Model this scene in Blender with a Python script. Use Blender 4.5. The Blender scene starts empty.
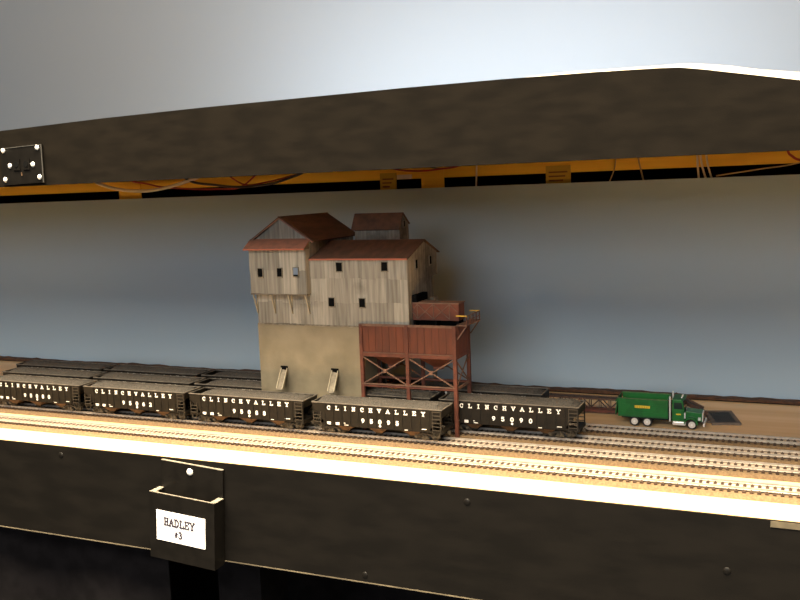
import bpy, bmesh, math, random
from mathutils import Matrix, Vector
random.seed(7)
C = bpy.context.scene.collection
R = math.radians

# ------------------------------------------------------------------ camera
cam = bpy.data.cameras.new('camera'); camo = bpy.data.objects.new('camera', cam); C.objects.link(camo)
cam.sensor_width = 36; cam.lens = 905*36/800; cam.clip_start = .01; cam.clip_end = 50
yaw, pitch, roll = R(23.7), R(7.05), R(2.13)
F = Vector((-math.sin(yaw)*math.cos(pitch), math.cos(yaw)*math.cos(pitch), -math.sin(pitch)))
RT_ = Vector((math.cos(yaw), math.sin(yaw), 0)); DN = F.cross(RT_)
cx = math.cos(roll)*RT_ + math.sin(roll)*DN; cd = -math.sin(roll)*RT_ + math.cos(roll)*DN
camo.matrix_world = Matrix(((cx.x, -cd.x, -F.x, 0), (cx.y, -cd.y, -F.y, 0), (cx.z, -cd.z, -F.z, 0), (0, 0, 0, 1)))
bpy.context.scene.camera = camo

# ------------------------------------------------------------------ light and exposure
sc = bpy.context.scene
sc.view_settings.view_transform = 'Standard'; sc.view_settings.look = 'None'
sc.view_settings.gamma = 1; sc.view_settings.use_curve_mapping = False
sc.view_settings.exposure = 0.0
w = bpy.data.worlds.new('world'); sc.world = w; w.use_nodes = True
w.node_tree.nodes['Background'].inputs[0].default_value = (.62, .72, 1, 1)
w.node_tree.nodes['Background'].inputs[1].default_value = .02
def area(name, loc, aim, sx, sy, power, col, spread=180):
    l = bpy.data.lights.new(name, 'AREA'); l.shape = 'RECTANGLE'; l.size = sx; l.size_y = sy
    l.energy = power; l.color = col; l.spread = R(spread)
    o = bpy.data.objects.new(name, l); C.objects.link(o); o.location = loc
    d = (Vector(aim)-Vector(loc)).normalized()
    o.rotation_euler = d.to_track_quat('-Z', 'Y').to_euler()
    return o
# warm ceiling fixtures: one over the aisle just in front of the layout, one further back in the room; a cool strip on the upper deck
area('aisle_lamp', (-.42, .15, 1.25), (-.42, .151, -.28), 2.4, .9, 195, (1, .83, .58), 100)
area('room_lamp', (-.25, -.90, .96), (-.45, 1.1, -.15), 1.8, .4, 27, (1, .92, .80))
area('far_lamp', (-.1, -5.2, 1.15), (-.45, 1.2, -.1), 3.0, 1.2, 90, (.86, .93, 1))
area('upper_deck_lamp', (-.50, 1.30, .11), (-.50, 1.7, .30), .9, .05, 4.3, (.85, .92, 1))

# ------------------------------------------------------------------ helpers
def mat(name, col, rough=.6, metal=0, nscale=0, namt=0, col2=None, bump=0, bscale=200, stretch=(1, 1, 1), objvar=0, spec=.5, island=False):
    m = bpy.data.materials.new(name); m.use_nodes = True; nt = m.node_tree; b = nt.nodes['Principled BSDF']
    b.inputs['Base Color'].default_value = (*col, 1); b.inputs['Roughness'].default_value = rough
    b.inputs['Metallic'].default_value = metal; b.inputs['Specular IOR Level'].default_value = spec
    tc = nt.nodes.new('ShaderNodeTexCoord'); mp = nt.nodes.new('ShaderNodeMapping'); mp.inputs['Scale'].default_value = stretch
    nt.links.new(tc.outputs['Object'], mp.inputs['Vector'])
    out = None
    if namt:
        n = nt.nodes.new('ShaderNodeTexNoise'); n.inputs['Scale'].default_value = nscale; n.inputs['Detail'].default_value = 5
        nt.links.new(mp.outputs[0], n.inputs['Vector'])
        rp = nt.nodes.new('ShaderNodeValToRGB'); rp.color_ramp.elements[0].position = .5-.5*namt*.6; rp.color_ramp.elements[1].position = .5+.5*namt*.6
        c2 = col2 or tuple(c*(1-namt) for c in col)
        rp.color_ramp.elements[0].color = (*c2, 1); rp.color_ramp.elements[1].color = (*col, 1)
        nt.links.new(n.outputs['Fac'], rp.inputs[0]); out = rp.outputs[0]
    if objvar:
        oi = nt.nodes.new('ShaderNodeObjectInfo'); mr = nt.nodes.new('ShaderNodeMapRange')
        mr.inputs['To Min'].default_value = 1-objvar; mr.inputs['To Max'].default_value = 1+objvar
        nt.links.new(oi.outputs['Random'], mr.inputs['Value'])
        mx = nt.nodes.new('ShaderNodeMix'); mx.data_type = 'RGBA'; mx.blend_type = 'MULTIPLY'; mx.inputs[0].default_value = 1
        if out: nt.links.new(out, mx.inputs[6])
        else: mx.inputs[6].default_value = (*col, 1)
        cb = nt.nodes.new('ShaderNodeCombineColor')
        for i in range(3): nt.links.new(mr.outputs[0], cb.inputs[i])
        nt.links.new(cb.outputs[0], mx.inputs[7]); out = mx.outputs[2]
    if out: nt.links.new(out, b.inputs['Base Color'])
    if bump:
        n2 = nt.nodes.new('ShaderNodeTexNoise'); n2.inputs['Scale'].default_value = bscale; n2.inputs['Detail'].default_value = 3
        nt.links.new(mp.outputs[0], n2.inputs['Vector'])
        bp = nt.nodes.new('ShaderNodeBump'); bp.inputs['Strength'].default_value = bump; bp.inputs['Distance'].default_value = .001
        nt.links.new(n2.outputs['Fac'], bp.inputs['Height']); nt.links.new(bp.outputs[0], b.inputs['Normal'])
    return m

class MB:
    """collects boxes, bars and prisms into one mesh"""
    def __init__(s): s.v = []; s.f = []; s.sm = False
    def add(s, vs, fs):
        k = len(s.v); s.v += [tuple(v) for v in vs]; s.f += [tuple(i+k for i in f) for f in fs]; return s
    def box(s, x0, x1, y0, y1, z0, z1):
        vs = [(x, y, z) for z in (z0, z1) for y in (y0, y1) for x in (x0, x1)]
        return s.add(vs, [(0, 2, 3, 1), (4, 5, 7, 6), (0, 1, 5, 4), (2, 6, 7, 3), (0, 4, 6, 2), (1, 3, 7, 5)])
    def bar(s, a, b, wd, ht=None, up=(0, 0, 1)):
        ht = ht or wd; a = Vector(a); b = Vector(b); d = (b-a).normalized(); u = Vector(up)
        if abs(d.dot(u)) > .98: u = Vector((0, 1, 0))
        sd = d.cross(u).normalized()*wd/2; u2 = sd.cross(d).normalized()*ht/2
        vs = [p+i*sd+j*u2 for p in (a, b) for i, j in ((-1, -1), (1, -1), (1, 1), (-1, 1))]
        return s.add(vs, [(3, 2, 1, 0), (4, 5, 6, 7), (0, 1, 5, 4), (1, 2, 6, 5), (2, 3, 7, 6), (3, 0, 4, 7)])
    def prism(s, poly, axis, a, b):
        """polygon in the two other axes, extruded along axis from a to b"""
        def pt(p, t): return {'x': (t, p[0], p[1]), 'y': (p[0], t, p[1]), 'z': (p[0], p[1], t)}[axis]
        n = len(poly); vs = [pt(p, a) for p in poly]+[pt(p, b) for p in poly]
        return s.add(vs, [tuple(range(n))[::-1], tuple(range(n, 2*n))]+[(i, (i+1) % n, (i+1) % n+n, i+n) for i in range(n)])
    def cyl(s, c, r, h, axis='y', n=16, r2=None):
        r2 = r if r2 is None else r2; c = Vector(c); vs = []
        for t, rr in ((-h/2, r), (h/2, r2)):
            for i in range(n):
                a = 2*math.pi*i/n; p, q = rr*math.cos(a), rr*math.sin(a)
                vs.append(c+Vector({'x': (t, p, q), 'y': (p, t, q), 'z': (p, q, t)}[axis]))
        return s.add(vs, [tuple(range(n))[::-1], tuple(range(n, 2*n))]+[(i, (i+1) % n, (i+1) % n+n, i+n) for i in range(n)])
    def dome(s, c, r, h, axis='y', sign=-1, n=12):
        vs = []; c = Vector(c); k = 4
        for j in range(k):
            a = math.pi/2*j/k
            for i in range(n):
                t = 2*math.pi*i/n; p, q, e = r*math.cos(a)*math.cos(t), r*math.cos(a)*math.sin(t), sign*h*math.sin(a)
                vs.append(c+Vector({'y': (p, e, q), 'z': (p, q, e), 'x': (e, p, q)}[axis]))
        vs.append(c+Vector({'y': (0, sign*h, 0), 'z': (0, 0, sign*h), 'x': (sign*h, 0, 0)}[axis]))
        fs = [(j*n+i, j*n+(i+1) % n, (j+1)*n+(i+1) % n, (j+1)*n+i) for j in range(k-1) for i in range(n)]
        fs += [((k-1)*n+i, (k-1)*n+(i+1) % n, k*n) for i in range(n)]+[tuple(range(n))]
        return s.add(vs, fs)
    def torus(s, c, R_, r, axis='x', n=20, m=8):
        vs = []; c = Vector(c)
        for i in range(n):
            a = 2*math.pi*i/n
            for j in range(m):
                b = 2*math.pi*j/m; rr = R_+r*math.cos(b); p, q, e = rr*math.cos(a), rr*math.sin(a), r*math.sin(b)
                vs.append(c+Vector({'x': (e, p, q), 'y': (p, e, q), 'z': (p, q, e)}[axis]))
        return s.add(vs, [(i*m+j, ((i+1) % n)*m+j, ((i+1) % n)*m+(j+1) % m, i*m+(j+1) % m) for i in range(n) for j in range(m)])
    def tube(s, pts, r, n=8):
        pts = [Vector(p) for p in pts]
        if len(pts) > 2:                          # Catmull-Rom
            q = [pts[0]]+pts+[pts[-1]]; o = []
            for i in range(1, len(q)-2):
                for k in range(6):
                    t = k/6; a, b, c_, d = q[i-1], q[i], q[i+1], q[i+2]
                    o.append(.5*((2*b)+(c_-a)*t+(2*a-5*b+4*c_-d)*t*t+(3*b-a-3*c_+d)*t**3))
            pts = o+[pts[-1]]
        vs = []
        for i, p in enumerate(pts):
            d = (pts[min(i+1, len(pts)-1)]-pts[max(i-1, 0)]).normalized()
            u = Vector((0, 1, 0)) if abs(d.y) < .9 else Vector((1, 0, 0)); a = d.cross(u).normalized(); b = d.cross(a)
            vs += [p+r*(math.cos(2*math.pi*j/n)*a+math.sin(2*math.pi*j/n)*b) for j in range(n)]
        m = len(pts)
        return s.add(vs, [(i*n+j, i*n+(j+1) % n, (i+1)*n+(j+1) % n, (i+1)*n+j) for i in range(m-1) for j in range(n)]+[tuple(range(n)), tuple(range((m-1)*n, m*n))[::-1]])
    def build(s, name, m, parent=None, bevel=0, smooth=False, loc=None, label=None):
        me = bpy.data.meshes.new(name); me.from_pydata(s.v, [], s.f); me.update()
        bm = bmesh.new(); bm.from_mesh(me); bmesh.ops.recalc_face_normals(bm, faces=bm.faces); bm.to_mesh(me); bm.free()
        if smooth:
            for p in me.polygons: p.use_smooth = True
        me.materials.append(m); o = bpy.data.objects.new(name, me); C.objects.link(o)
        if parent: o.parent = parent
        if loc: o.location = loc
        if label: o['label'] = label
        if bevel:
            bv = o.modifiers.new('bevel', 'BEVEL'); bv.width = bevel; bv.segments = 2; bv.limit_method = 'ANGLE'
        return o
def tag(o, label=None, cat=None, group=None, kind=None):
    if label: o['label'] = label
    if cat: o['category'] = cat
    if group: o['group'] = group
    if kind: o['kind'] = kind
    return o
def empty(name, loc, label, cat, group=None, rot=(0, 0, 0)):
    o = bpy.data.objects.new(name, None); C.objects.link(o); o.location = loc; o.rotation_euler = rot; o.empty_display_size = .01
    return tag(o, label, cat, group)
def share(name, src, parent, loc, rot=(0, 0, 0), scale=(1, 1, 1)):
    o = bpy.data.objects.new(name, src.data); C.objects.link(o); o.parent = parent; o.location = loc; o.rotation_euler = rot; o.scale = scale
    return o
def copy_tree(o, parent=None):
    c = o.copy(); C.objects.link(c); c.parent = parent
    for ch in o.children: copy_tree(ch, c)
    return c
def dressed(o): o['kind'] = 'stuff'; return o

# ---- slab-serif stroke letters (drawn in a unit box)
def arc(cx_, cy_, rx, ry, a0, a1, n=12): return [(cx_+rx*math.cos(R(a0+(a1-a0)*i/n)), cy_+ry*math.sin(R(a0+(a1-a0)*i/n))) for i in range(n+1)]
def sf(x, y, w_=.17): return [(x-w_, y), (x+w_, y)]
GL = {
 'C': [arc(.55, .5, .42, .5, 45, 315), [(.86, .62), (.86, 1)]],
 'L': [[(.28, 0), (.28, 1)], [(.05, 0), (.95, 0), (.95, .28)], sf(.28, 1, .2)],
 'I': [[(.5, 0), (.5, 1)], sf(.5, 0, .22), sf(.5, 1, .22)],
 'N': [[(.2, 0), (.2, 1), (.8, 0), (.8, 1)], sf(.2, 0), sf(.16, 1, .14), sf(.8, 1)],
 'H': [[(.2, 0), (.2, 1)], [(.8, 0), (.8, 1)], [(.2, .5), (.8, .5)], sf(.2, 0), sf(.8, 0), sf(.2, 1), sf(.8, 1)],
 'V': [[(.12, 1), (.5, 0), (.88, 1)], sf(.14, 1), sf(.86, 1)],
 'A': [[(.1, 0), (.5, 1), (.9, 0)], [(.27, .36), (.73, .36)], sf(.12, 0), sf(.88, 0)],
 'E': [[(.22, 0), (.22, 1)], [(.04, 0), (.92, 0), (.92, .26)], [(.04, 1), (.9, 1), (.9, .76)], [(.22, .5), (.66, .5)]],
 'Y': [[(.5, 0), (.5, .45), (.12, 1)], [(.5, .45), (.88, 1)], sf(.5, 0, .22), sf(.13, 1), sf(.87, 1)],
 'D': [[(.2, 0), (.2, 1)], [(.04, 0), (.45, 0)]+arc(.45, .5, .45, .5, -90, 90)+[(.04, 1)]],
 '#': [[(.3, .05), (.42, .95)], [(.58, .05), (.7, .95)], [(.1, .34), (.85, .34)], [(.15, .66), (.9, .66)]],
 '0': [arc(.5, .5, .36, .5, 0, 360, 16)],
 '2': [arc(.5, .7, .34, .3, 160, -30, 8)+[(.14, 0), (.88, 0), (.88, .2)]],
 '3': [arc(.46, .75, .32, .25, 150, -80, 8), arc(.46, .26, .38, .26, 85, -150, 10)],
 '5': [[(.82, 1), (.24, 1), (.2, .55)]+arc(.46, .33, .38, .33, 120, -150, 10)],
 '6': [arc(.5, .32, .34, .32, 0, 360, 12), arc(.86, .32, .7, .68, 180, 105, 6)],
 '8': [arc(.5, .76, .28, .24, 0, 360, 12), arc(.5, .26, .36, .26, 0, 360, 12)],
 '9': [arc(.5, .68, .34, .32, 0, 360, 12), arc(.14, .68, .7, .68, 0, -75, 6)],
}
GK = [0]
def glyph(mb, ch, x, z, w_, h, th, y, dep):
    """letter centred on x with its foot at z, in the XZ plane, standing proud of y towards -Y"""
    for st in GL[ch]:
        for a, b in zip(st, st[1:]):
            p = (x+(a[0]-.5)*w_, y-dep/2, z+a[1]*h); q = (x+(b[0]-.5)*w_, y-dep/2, z+b[1]*h)
            d = Vector(q)-Vector(p)
            if d.length < 1e-6: continue
            d = d.normalized()*th*.35
            GK[0] = (GK[0]+7) % 17; e = Vector((0, -GK[0]*6e-6, 0))
            mb.bar(Vector(p)-d+e, Vector(q)+d+e, th, dep, up=(0, 1, 0))

# ------------------------------------------------------------------ materials
M = {}
M['plywood'] = mat('plywood', (.76, .54, .31), .6, 0, 7, .5, (.66, .44, .22), .15, 60, (.35, 5, 5))
M['black_board'] = mat('black_board', (.0052, .0043, .0034), .6, 0, 60, .4, None, .08, 1800, (.3, 1, 1), spec=0.12)
M['valance_black'] = mat('valance_black', (.0072, .0055, .0037), .75, 0, 90, .4, None, .12, 1500, (.3, 1, 1), spec=0.06)
M['raw_edge'] = mat('raw_edge', (.13, .105, .065), .8, 0, 40, .5)
M['deck_under'] = mat('deck_under', (.50, .32, .13), .8, 0, 30, .3)
M['cloth'] = mat('cloth', (.010, .009, .010), .9, 0, 40, .3, spec=0.05)
M['backdrop'] = mat('backdrop', (.355, .465, .555), .8)
M['white_wall'] = mat('white_wall', (.375, .425, .475), .9)
M['cream'] = mat('cream', (.85, .8, .68), .7, 0, 20, .1)
M['beam'] = mat('beam', (.95, .60, .06), .6, 0, 9, .4, (.82, .47, .045), 0, 60, (.4, 5, 5))
M['floor'] = mat('floor', (.05, .05, .05), .7, 0, 10, .3)
M['trim_brown'] = mat('trim_brown', (.10, .045, .022), .9, 0, 120, .6, None, .8, 400)
M['cork'] = mat('cork', (.165, .108, .054), .9, 0, 500, .6, (.095, .058, .027), .6, 900)
M['ballast'] = mat('ballast', (.48, .40, .32), .9, 0, 600, .5, (.34, .28, .21), .3, 900)
M['tie'] = mat('tie', (.055, .032, .020), .6, 0, 300, .4, None, 0, 0, (1, 1, 1), .25, spec=0.25)
M['rail'] = mat('rail', (.52, .46, .39), .45, .5, 200, .2)
M['car_black'] = mat('car_black', (.0098, .0072, .0040), .55, 0, 120, .4, spec=0.25)
M['rim'] = mat('rim', (.15, .13, .105), .7, 0, 200, .4)
M['coal'] = mat('coal', (.106, .093, .077), .9, 0, 1100, .8, (.022, .019, .015), 0, 0)
M['rust'] = mat('rust', (.095, .048, .018), .8, 0, 150, .5)
M['bogie'] = mat('bogie', (.042, .032, .018), .7, 0, 200, .4)
M['ladder'] = mat('ladder', (.035, .027, .017), .6)
M['steel'] = mat('steel', (.5, .48, .44), .3, .9)
M['white_ink'] = mat('white_ink', (.86, .84, .78), .7)
M['siding'] = mat('siding', (.40, .37, .305), .75, 0, 300, .9, (.16, .147, .12), .5, 700, (1, 1, .05), .24, spec=0.2)
M['siding_core'] = mat('siding_core', (.20, .17, .125), .85, 0, 100, .4)
M['concrete'] = mat('concrete', (.275, .235, .160), .85, 0, 22, .6, (.19, .16, .105), .2, 500, spec=0.2)
M['roof'] = mat('roof', (.125, .066, .044), .75, 0, 120, .5, (.075, .048, .035), .3, 600, (1, .3, 1), spec=0.2)
M['roof_red_lit'] = mat('roof_red_lit', (.30, .135, .09), .75, 0, 120, .5, (.22, .11, .075))  # lit copy of the roof colour, with the light put into the tone
M['red_edge'] = mat('red_edge', (.36, .11, .06), .7)
M['bin_red'] = mat('bin_red', (.130, .031, .0105), .65, 0, 150, .4, (.095, .024, .009), 0, 0, (1, 1, .2), .12)
M['bin_frame'] = mat('bin_frame', (.125, .034, .016), .65, 0, 150, .3)
M['bin_brace'] = mat('bin_brace', (.18, .095, .06), .7, 0, 150, .3)
M['bin_dark'] = mat('bin_dark', (.10, .035, .02), .8)
M['void'] = mat('void', (.006, .006, .006), .8, spec=0.0)
M['wood_sill'] = mat('wood_sill', (.22, .19, .14), .8, 0, 200, .4)
M['bracket'] = mat('bracket', (.33, .29, .21), .8)
M['pane_blue'] = mat('pane_blue', (.17, .22, .29), .3)
M['yellow'] = mat('yellow', (.55, .36, .04), .6)
M['green'] = mat('green', (.015, .155, .028), .35, 0, 100, .2)
M['green_worn'] = mat('green_worn', (.085, .17, .05), .6, 0, 200, .4)
M['green_dark'] = mat('green_dark', (.010, .10, .020), .45)
M['chrome'] = mat('chrome', (.90, .88, .84), .3, .3)
M['rubber'] = mat('rubber', (.015, .014, .013), .8)
M['wheel'] = mat('wheel', (.75, .71, .64), .4, .2)
M['glass'] = mat('glass', (.02, .035, .03), .1)
M['logo'] = mat('logo', (.80, .55, .03), .5)
M['logo_dark'] = mat('logo_dark', (.20, .08, .02), .6)
M['truss'] = mat('truss', (.105, .055, .035), .7, 0, 150, .4)
M['truss_red'] = mat('truss_red', (.13, .04, .025), .7, 0, 150, .4)
M['grate'] = mat('grate', (.040, .036, .034), .6, 0, 200, .3)
M['grate_frame'] = mat('grate_frame', (.16, .12, .09), .7, 0, 200, .3)
M['paper'] = mat('paper', (.74, .73, .75), .6)
M['ink'] = mat('ink', (.02, .014, .026), .7)
M['holder'] = mat('holder', (.0058, .0050, .0042), .4, 0, 60, .3, spec=0.2)
M['holder_edge'] = mat('holder_edge', (.20, .175, .14), .7, 0, 200, .4)
for k, c in dict(wire_white=(.72, .62, .48), wire_red=(.38, .03, .02), wire_dark=(.03, .02, .025), wire_green=(.10, .13, .05), wire_tan=(.5, .33, .14)).items(): M[k] = mat(k, c, .5)

ZT = -.2865          # table top
RT = -.2785          # rail top
# ------------------------------------------------------------------ setting
def struct(name, mb, m, **k): o = mb.build(name, m, **k); o['kind'] = 'structure'; return o
struct('floor', MB().box(-4, 3, -4, 2.2, -1.40, -1.35), M['floor'])
struct('wall_back', MB().box(-3.2, 2.2, 1.6925, 1.75, -1.35, 1.6), M['white_wall'])
# layout table: plywood top, fascia, backdrop
table = empty('layout_table', (0, 0, -1.35), 'long plywood layout table edged by a black front board, carrying the tracks', 'table')
table_z = 1.35
def tb(name, mb, m, **k):
    o = mb.build(name, m, table, **k); o.location = (0, 0, table_z); return o
tb('table_top', MB().box(-1.95, .65, .7895, 1.2180, ZT-.019, ZT), M['plywood'])
tb('front_board', MB().box(-1.95, .65, .787, .7893, -.3965, ZT-.0004), M['black_board'])
tb('bottom_edge', MB().box(-1.95, .65, .7868, .7893, -.3978, -.3966), M['raw_edge'], label='raw plywood edge along the foot of the black board')
tb('bare_patch', MB().box(-.0150, .30, .7864, .7869, -.2925, -.2872), M['raw_edge'], label='unpainted strip at the top right of the black board')
for x, z in ((-.2834, -.300), (-.7888, -.2973), (-.0489, -.336), (-.3957, -.3892)):
    tb('screw', MB().dome((x, .787, z), .0034, .0012), M['holder'])
for x in (-1.7, -.60, .45):
    tb('leg', MB().box(x-.03, x+.03, .86, .92, -1.35, ZT-.0192), M['cloth'])
    tb('leg', MB().box(x-.03, x+.03, 1.17, 1.23, -1.35, ZT-.0192), M['cloth'])
def drape(name, x0, x1, Y, z0, z1, amp, wl, label, m):
    mb = MB(); n = 160; k = 14; vs = []
    for i in range(n+1):
        for j in range(k+1):
            x = x0+(x1-x0)*i/n; t = j/k; z = z1+(z0-z1)*t
            a = amp*(.35+.65*t)
            vs.append((x, Y+a*math.sin(x*wl+.6*math.sin(x*9)+t*.9)+a*.4*math.sin(x*wl*.43+1+t*1.7), z))
    m_ = len(vs); vs += [(v[0], v[1]+.0015, v[2]) for v in vs]
    fs = [(i*(k+1)+j, (i+1)*(k+1)+j, (i+1)*(k+1)+j+1, i*(k+1)+j+1) for i in range(n) for j in range(k)]
    mb.add(vs, fs+[tuple(q+m_ for q in f)[::-1] for f in fs])
    return tag(mb.build(name, m, smooth=True), label, 'curtain')
drape('under_table_sheet', -1.75, -.676, .825, -1.34, -.385, .013, 34, 'black cloth skirt gathered under the left end of the table front', M['cloth'])
drape('under_table_sheet', -1.30, .60, 1.10, -1.34, -.37, .012, 40, 'added black sheet standing in for the darkness deep under the table', M['cloth'])  # added sheet that paints the unlit depth under the table black
bd = tag(MB().box(-1.95, .65, 1.212, 1.218, ZT-.0005, -.0015).build('backdrop', M['backdrop']), 'long plain sky blue backdrop panel standing behind the trains', 'backdrop')
# rough brown strip along the foot of the backdrop
mb = MB(); n = 220; vs = []
for i in range(n+1):
    x = -1.9+2.5*i/n; h = .0046+.0013*random.random()+.0007*math.sin(x*23)
    vs += [(x, 1.1985+.0012*random.random(), ZT+.0018), (x, 1.1992+.001*random.random(), ZT+h), (x, 1.2116, ZT+h+.0010*random.random()), (x, 1.2116, ZT+.0018)]
mb.add(vs, [(i*4+j, (i+1)*4+j, (i+1)*4+(j+1) % 4, i*4+(j+1) % 4) for i in range(n) for j in range(4)]+[(0, 1, 2, 3), tuple(n*4+j for j in (3, 2, 1, 0))])
st = tag(mb.build('backdrop_footing', M['trim_brown']), 'ragged dark brown strip along the foot of the blue backdrop', 'strip')
MB().box(-1.9, .6, 1.2022, 1.2116, ZT, ZT+.0018).build('shadow_strip', M['void'], st)  # shadow line under the footing, painted as a black recessed strip
# timber frame behind the backdrop
fr = empty('timber_frame', (0, 1.262, -1.35), 'orange stained timber frame showing between the valance and the blue backdrop', 'frame')
def fp(name, mb, m, **k):
    o = mb.build(name, m, fr, **k); o.location = (0, -1.262, 1.35); return o
fp('beam', MB().box(-1.95, .65, 1.2220, 1.2410, .0126, .0495), M['beam'])
for a, b in ((-1.066, -1.020), (-.505, -.470)): fp('post', MB().box(a*.979, b*.979, 1.2186, 1.2216, -1.35, .0495), M['beam'])
for a, b in ((-.560, -.5345), (-.3118, -.2780)):
    p = fp('block', MB().box(a, b, 1.2190, 1.2216, -.16, .0222), M['yellow'], label='yellow stamped wood block on the beam')
    for k in range(3):
        q = MB().box(a+.004, b-.004-.003*k, 1.2186, 1.2189, .0125-.0055*k, .0145-.0055*k).build('stamp', M['logo_dark'], p)
fp('stub', MB().box(-.533, -.510, 1.2192, 1.2218, .0125, .0190), M['wire_white'], label='pale end of a cut lath')
blk = MB(); blk.box(-1.95, .65, 1.34, 1.345, -1.34, .0495)
tag(blk.build('dark_space_sheet', M['cloth']), 'added black sheet standing in for the dark space behind the timber frame', 'curtain')  # added so the empty space behind the frame shows black

# valance
vt = [(-1.95, .060), (-1.2, .072), (-.8392, .0819), (-.6922, .0866), (-.5613, .0892), (-.4437, .0905), (-.3375, .0917), (-.2411, .0920), (-.1531, .0913), (-.105, .0902), (-.0881, .0893), (-.070, .0862), (-.0421, .0807), (.0019, .0720), (.12, .056), (.65, .052)]
va = empty('upper_deck', (0, .787, .018), 'upper deck with a wide black valance board along its front, gently arched on top', 'deck')
MB().prism([(x, z-.018) for x, z in vt]+[(.65, 0), (-1.95, 0)], 'y', 0, .0095).build('valance_board', M['valance_black'], va)
MB().box(-1.95, .65, .0096, .905, .032, .0415).build('deck_board', M['deck_under'], va)
MB().prism([(x, z-.018) for x, z in [(-.45, .060), (-.30, .0935), (-.1975, .0985), (-.0847, .0968), (-.055, .0925), (-.0287, .0870), (.0019, .0822), (.20, .075), (.45, .07), (.45, .060)]], 'y', .043, .049).build('hood_panel', M['cream'], va, label='cream panel peeping over the right end of the valance')
# power outlet plate on the valance
pl = empty('outlet_plate', (-.8075, .787, .0412), 'black socket plate with bright screws at the left end of the valance', 'socket plate')
MB().prism([(-.0300, .0203), (.0312, .0222), (.0305, -.0200), (-.0322, -.0212)], 'y', -.0028, -.0002).build('plate', M['holder'], pl)
e = MB(); e.bar((-.0300, -.003, .0203), (.0312, -.003, .0222), .0006); e.bar((.0312, -.003, .0222), (.0305, -.003, -.0200), .0009)
e.build('rim_edge', M['steel'], pl, label='bright cut edge')
for x, z in ((-.0265, .0180), (.0250, .0190), (.0252, -.0139), (-.0270, -.0150), (-.0181, .0003), (.0168, .0005)):
    s_ = MB().dome((x, -.0028, z), .0031, .0019).build('screw', M['chrome'], pl, smooth=True)
for x in (-.0074, .0072):
    k = MB(); k.box(x-.0050, x+.0050, -.0040, -.0029, -.0050, .0072); sk = k.build('socket', M['holder'], pl)
    MB().cyl((x, -.0041, .0014), .0034, .0008).build('socket_hole', M['void'], sk)
MB().box(-.0016, -.0002, -.0035, -.0029, -.0115, -.0075).build('marking', M['rust'], pl)

# card holder on the table front
ch = empty('card_box', (-.603, .7868, -.343), 'black open topped card box screwed to the table front with a white label', 'card box', rot=(0, R(3.6), 0))
MB().box(-.0405, .0405, -.0030, -.0004, -.054, .0515).build('back_plate', M['holder'], ch)
MB().box(-.0405, .0405, -.0031, -.0003, .0516, .0522).build('plate_edge', M['holder_edge'], ch, label='pale worn top edge')
MB().box(-.0435, .0415, -.0205, -.0180, -.0545, .0205).build('front_panel', M['holder'], ch)
for x in (-.0435, .0350):
    MB().box(x, x+.0065, -.0179, -.0031, -.0545, .0200).build('side_panel', M['holder'], ch)
    MB().box(x, x+.0065, -.0179, -.0031, .0201, .0206).build('side_edge', M['holder_edge'], ch, label='bare pale top edge of the side')
MB().box(-.0435, .0415, -.0206, -.0190, .0206, .0211).build('front_edge', M['holder_edge'], ch, label='bare pale top edge of the front')
MB().box(-.0370, .0349, -.0179, -.0031, -.0545, -.0520).build('bottom_panel', M['holder'], ch)
lb = MB().box(-.0340, .0300, -.0210, -.0206, -.0325, .0015).build('label_card', M['paper'], ch, label='white card with black serif lettering')
tx = MB()
for i, c_ in enumerate('HADLEY'): glyph(tx, c_, -.0208+.0068*i, -.0138, .0058, .0078, .0016, -.0211, .0002)
glyph(tx, '#', -.0078, -.0262, .0044, .0062, .0010, -.0211, .0002); glyph(tx, '3', -.0025, -.0264, .0046, .0070, .0015, -.0211, .0002)
tx.build('lettering', M['ink'], lb)
sc_ = MB().dome((-.0020, -.0031, .0435), .0042, .0022).build('screw', M['chrome'], ch, smooth=True)

# wires hanging under the beam (in front of it)
YW = 1.2
def wire(name, pts, r, m, label, cat='wire', y=YW):
    return tag(MB().tube([(p[0], y, p[1]) for p in pts], r).build(name, m, smooth=True), label, cat)
wire('cable', [(-1.082, .049), (-1.0763, .0305), (-1.0559, .0215), (-1.0209, .0137), (-.9739, .0105), (-.9335, .014), (-.8936, .0222), (-.864, .0305), (-.84, .049)], .0026, M['wire_white'], 'thick pale cable sagging under the beam at left', 'cable')
wire('wire', [(-1.03, .049), (-1.0091, .0296), (-.9729, .0218), (-.9433, .0159), (-.8848, .0108), (-.8372, .0092), (-.79, .012), (-.74, .049)], .0014, M['wire_red'], 'red wire running low behind the pale cable', y=1.206)
wire('wire', [(-.92, .049), (-.8838, .0234), (-.8368, .0154), (-.7907, .0107), (-.7363, .0134), (-.6971, .0225), (-.6742, .0305), (-.65, .049)], .0019, M['wire_dark'], 'dark wire looping under the beam left of the tipple roof')
wire('wire', [(-.84, .049), (-.7903, .0153), (-.745, .0167), (-.7093, .0229), (-.669, .0318), (-.65, .049)], .0013, M['wire_red'], 'red wire beside the dark loop left of the tipple roof', y=1.206)
wire('wire', [(-.555, .049), (-.5378, .032), (-.5192, .0255), (-.4884, .0228), (-.458, .0244), (-.4281, .0286), (-.40, .049)], .0013, M['wire_red'], 'red wire sagging in front of the orange post above the tipple')
wire('wire', [(-.50, .049), (-.4805, .0309), (-.461, .0252), (-.443, .0265), (-.4207, .031), (-.40, .049)], .0011, M['wire_green'], 'green wire crossing the red one above the tipple', y=1.206)
wire('wire', [(-.4107, .049), (-.4107, .0238), (-.4128, -.012)], .0012, M['wire_white'], 'thin pale wire dropping straight right of the orange post', y=1.2198)
wire('wire', [(-.217, .049), (-.2191, .0169), (-.2309, -.012)], .0008, M['wire_tan'], 'thin tan wire slanting down left in the dark gap', y=1.2196)
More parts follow.
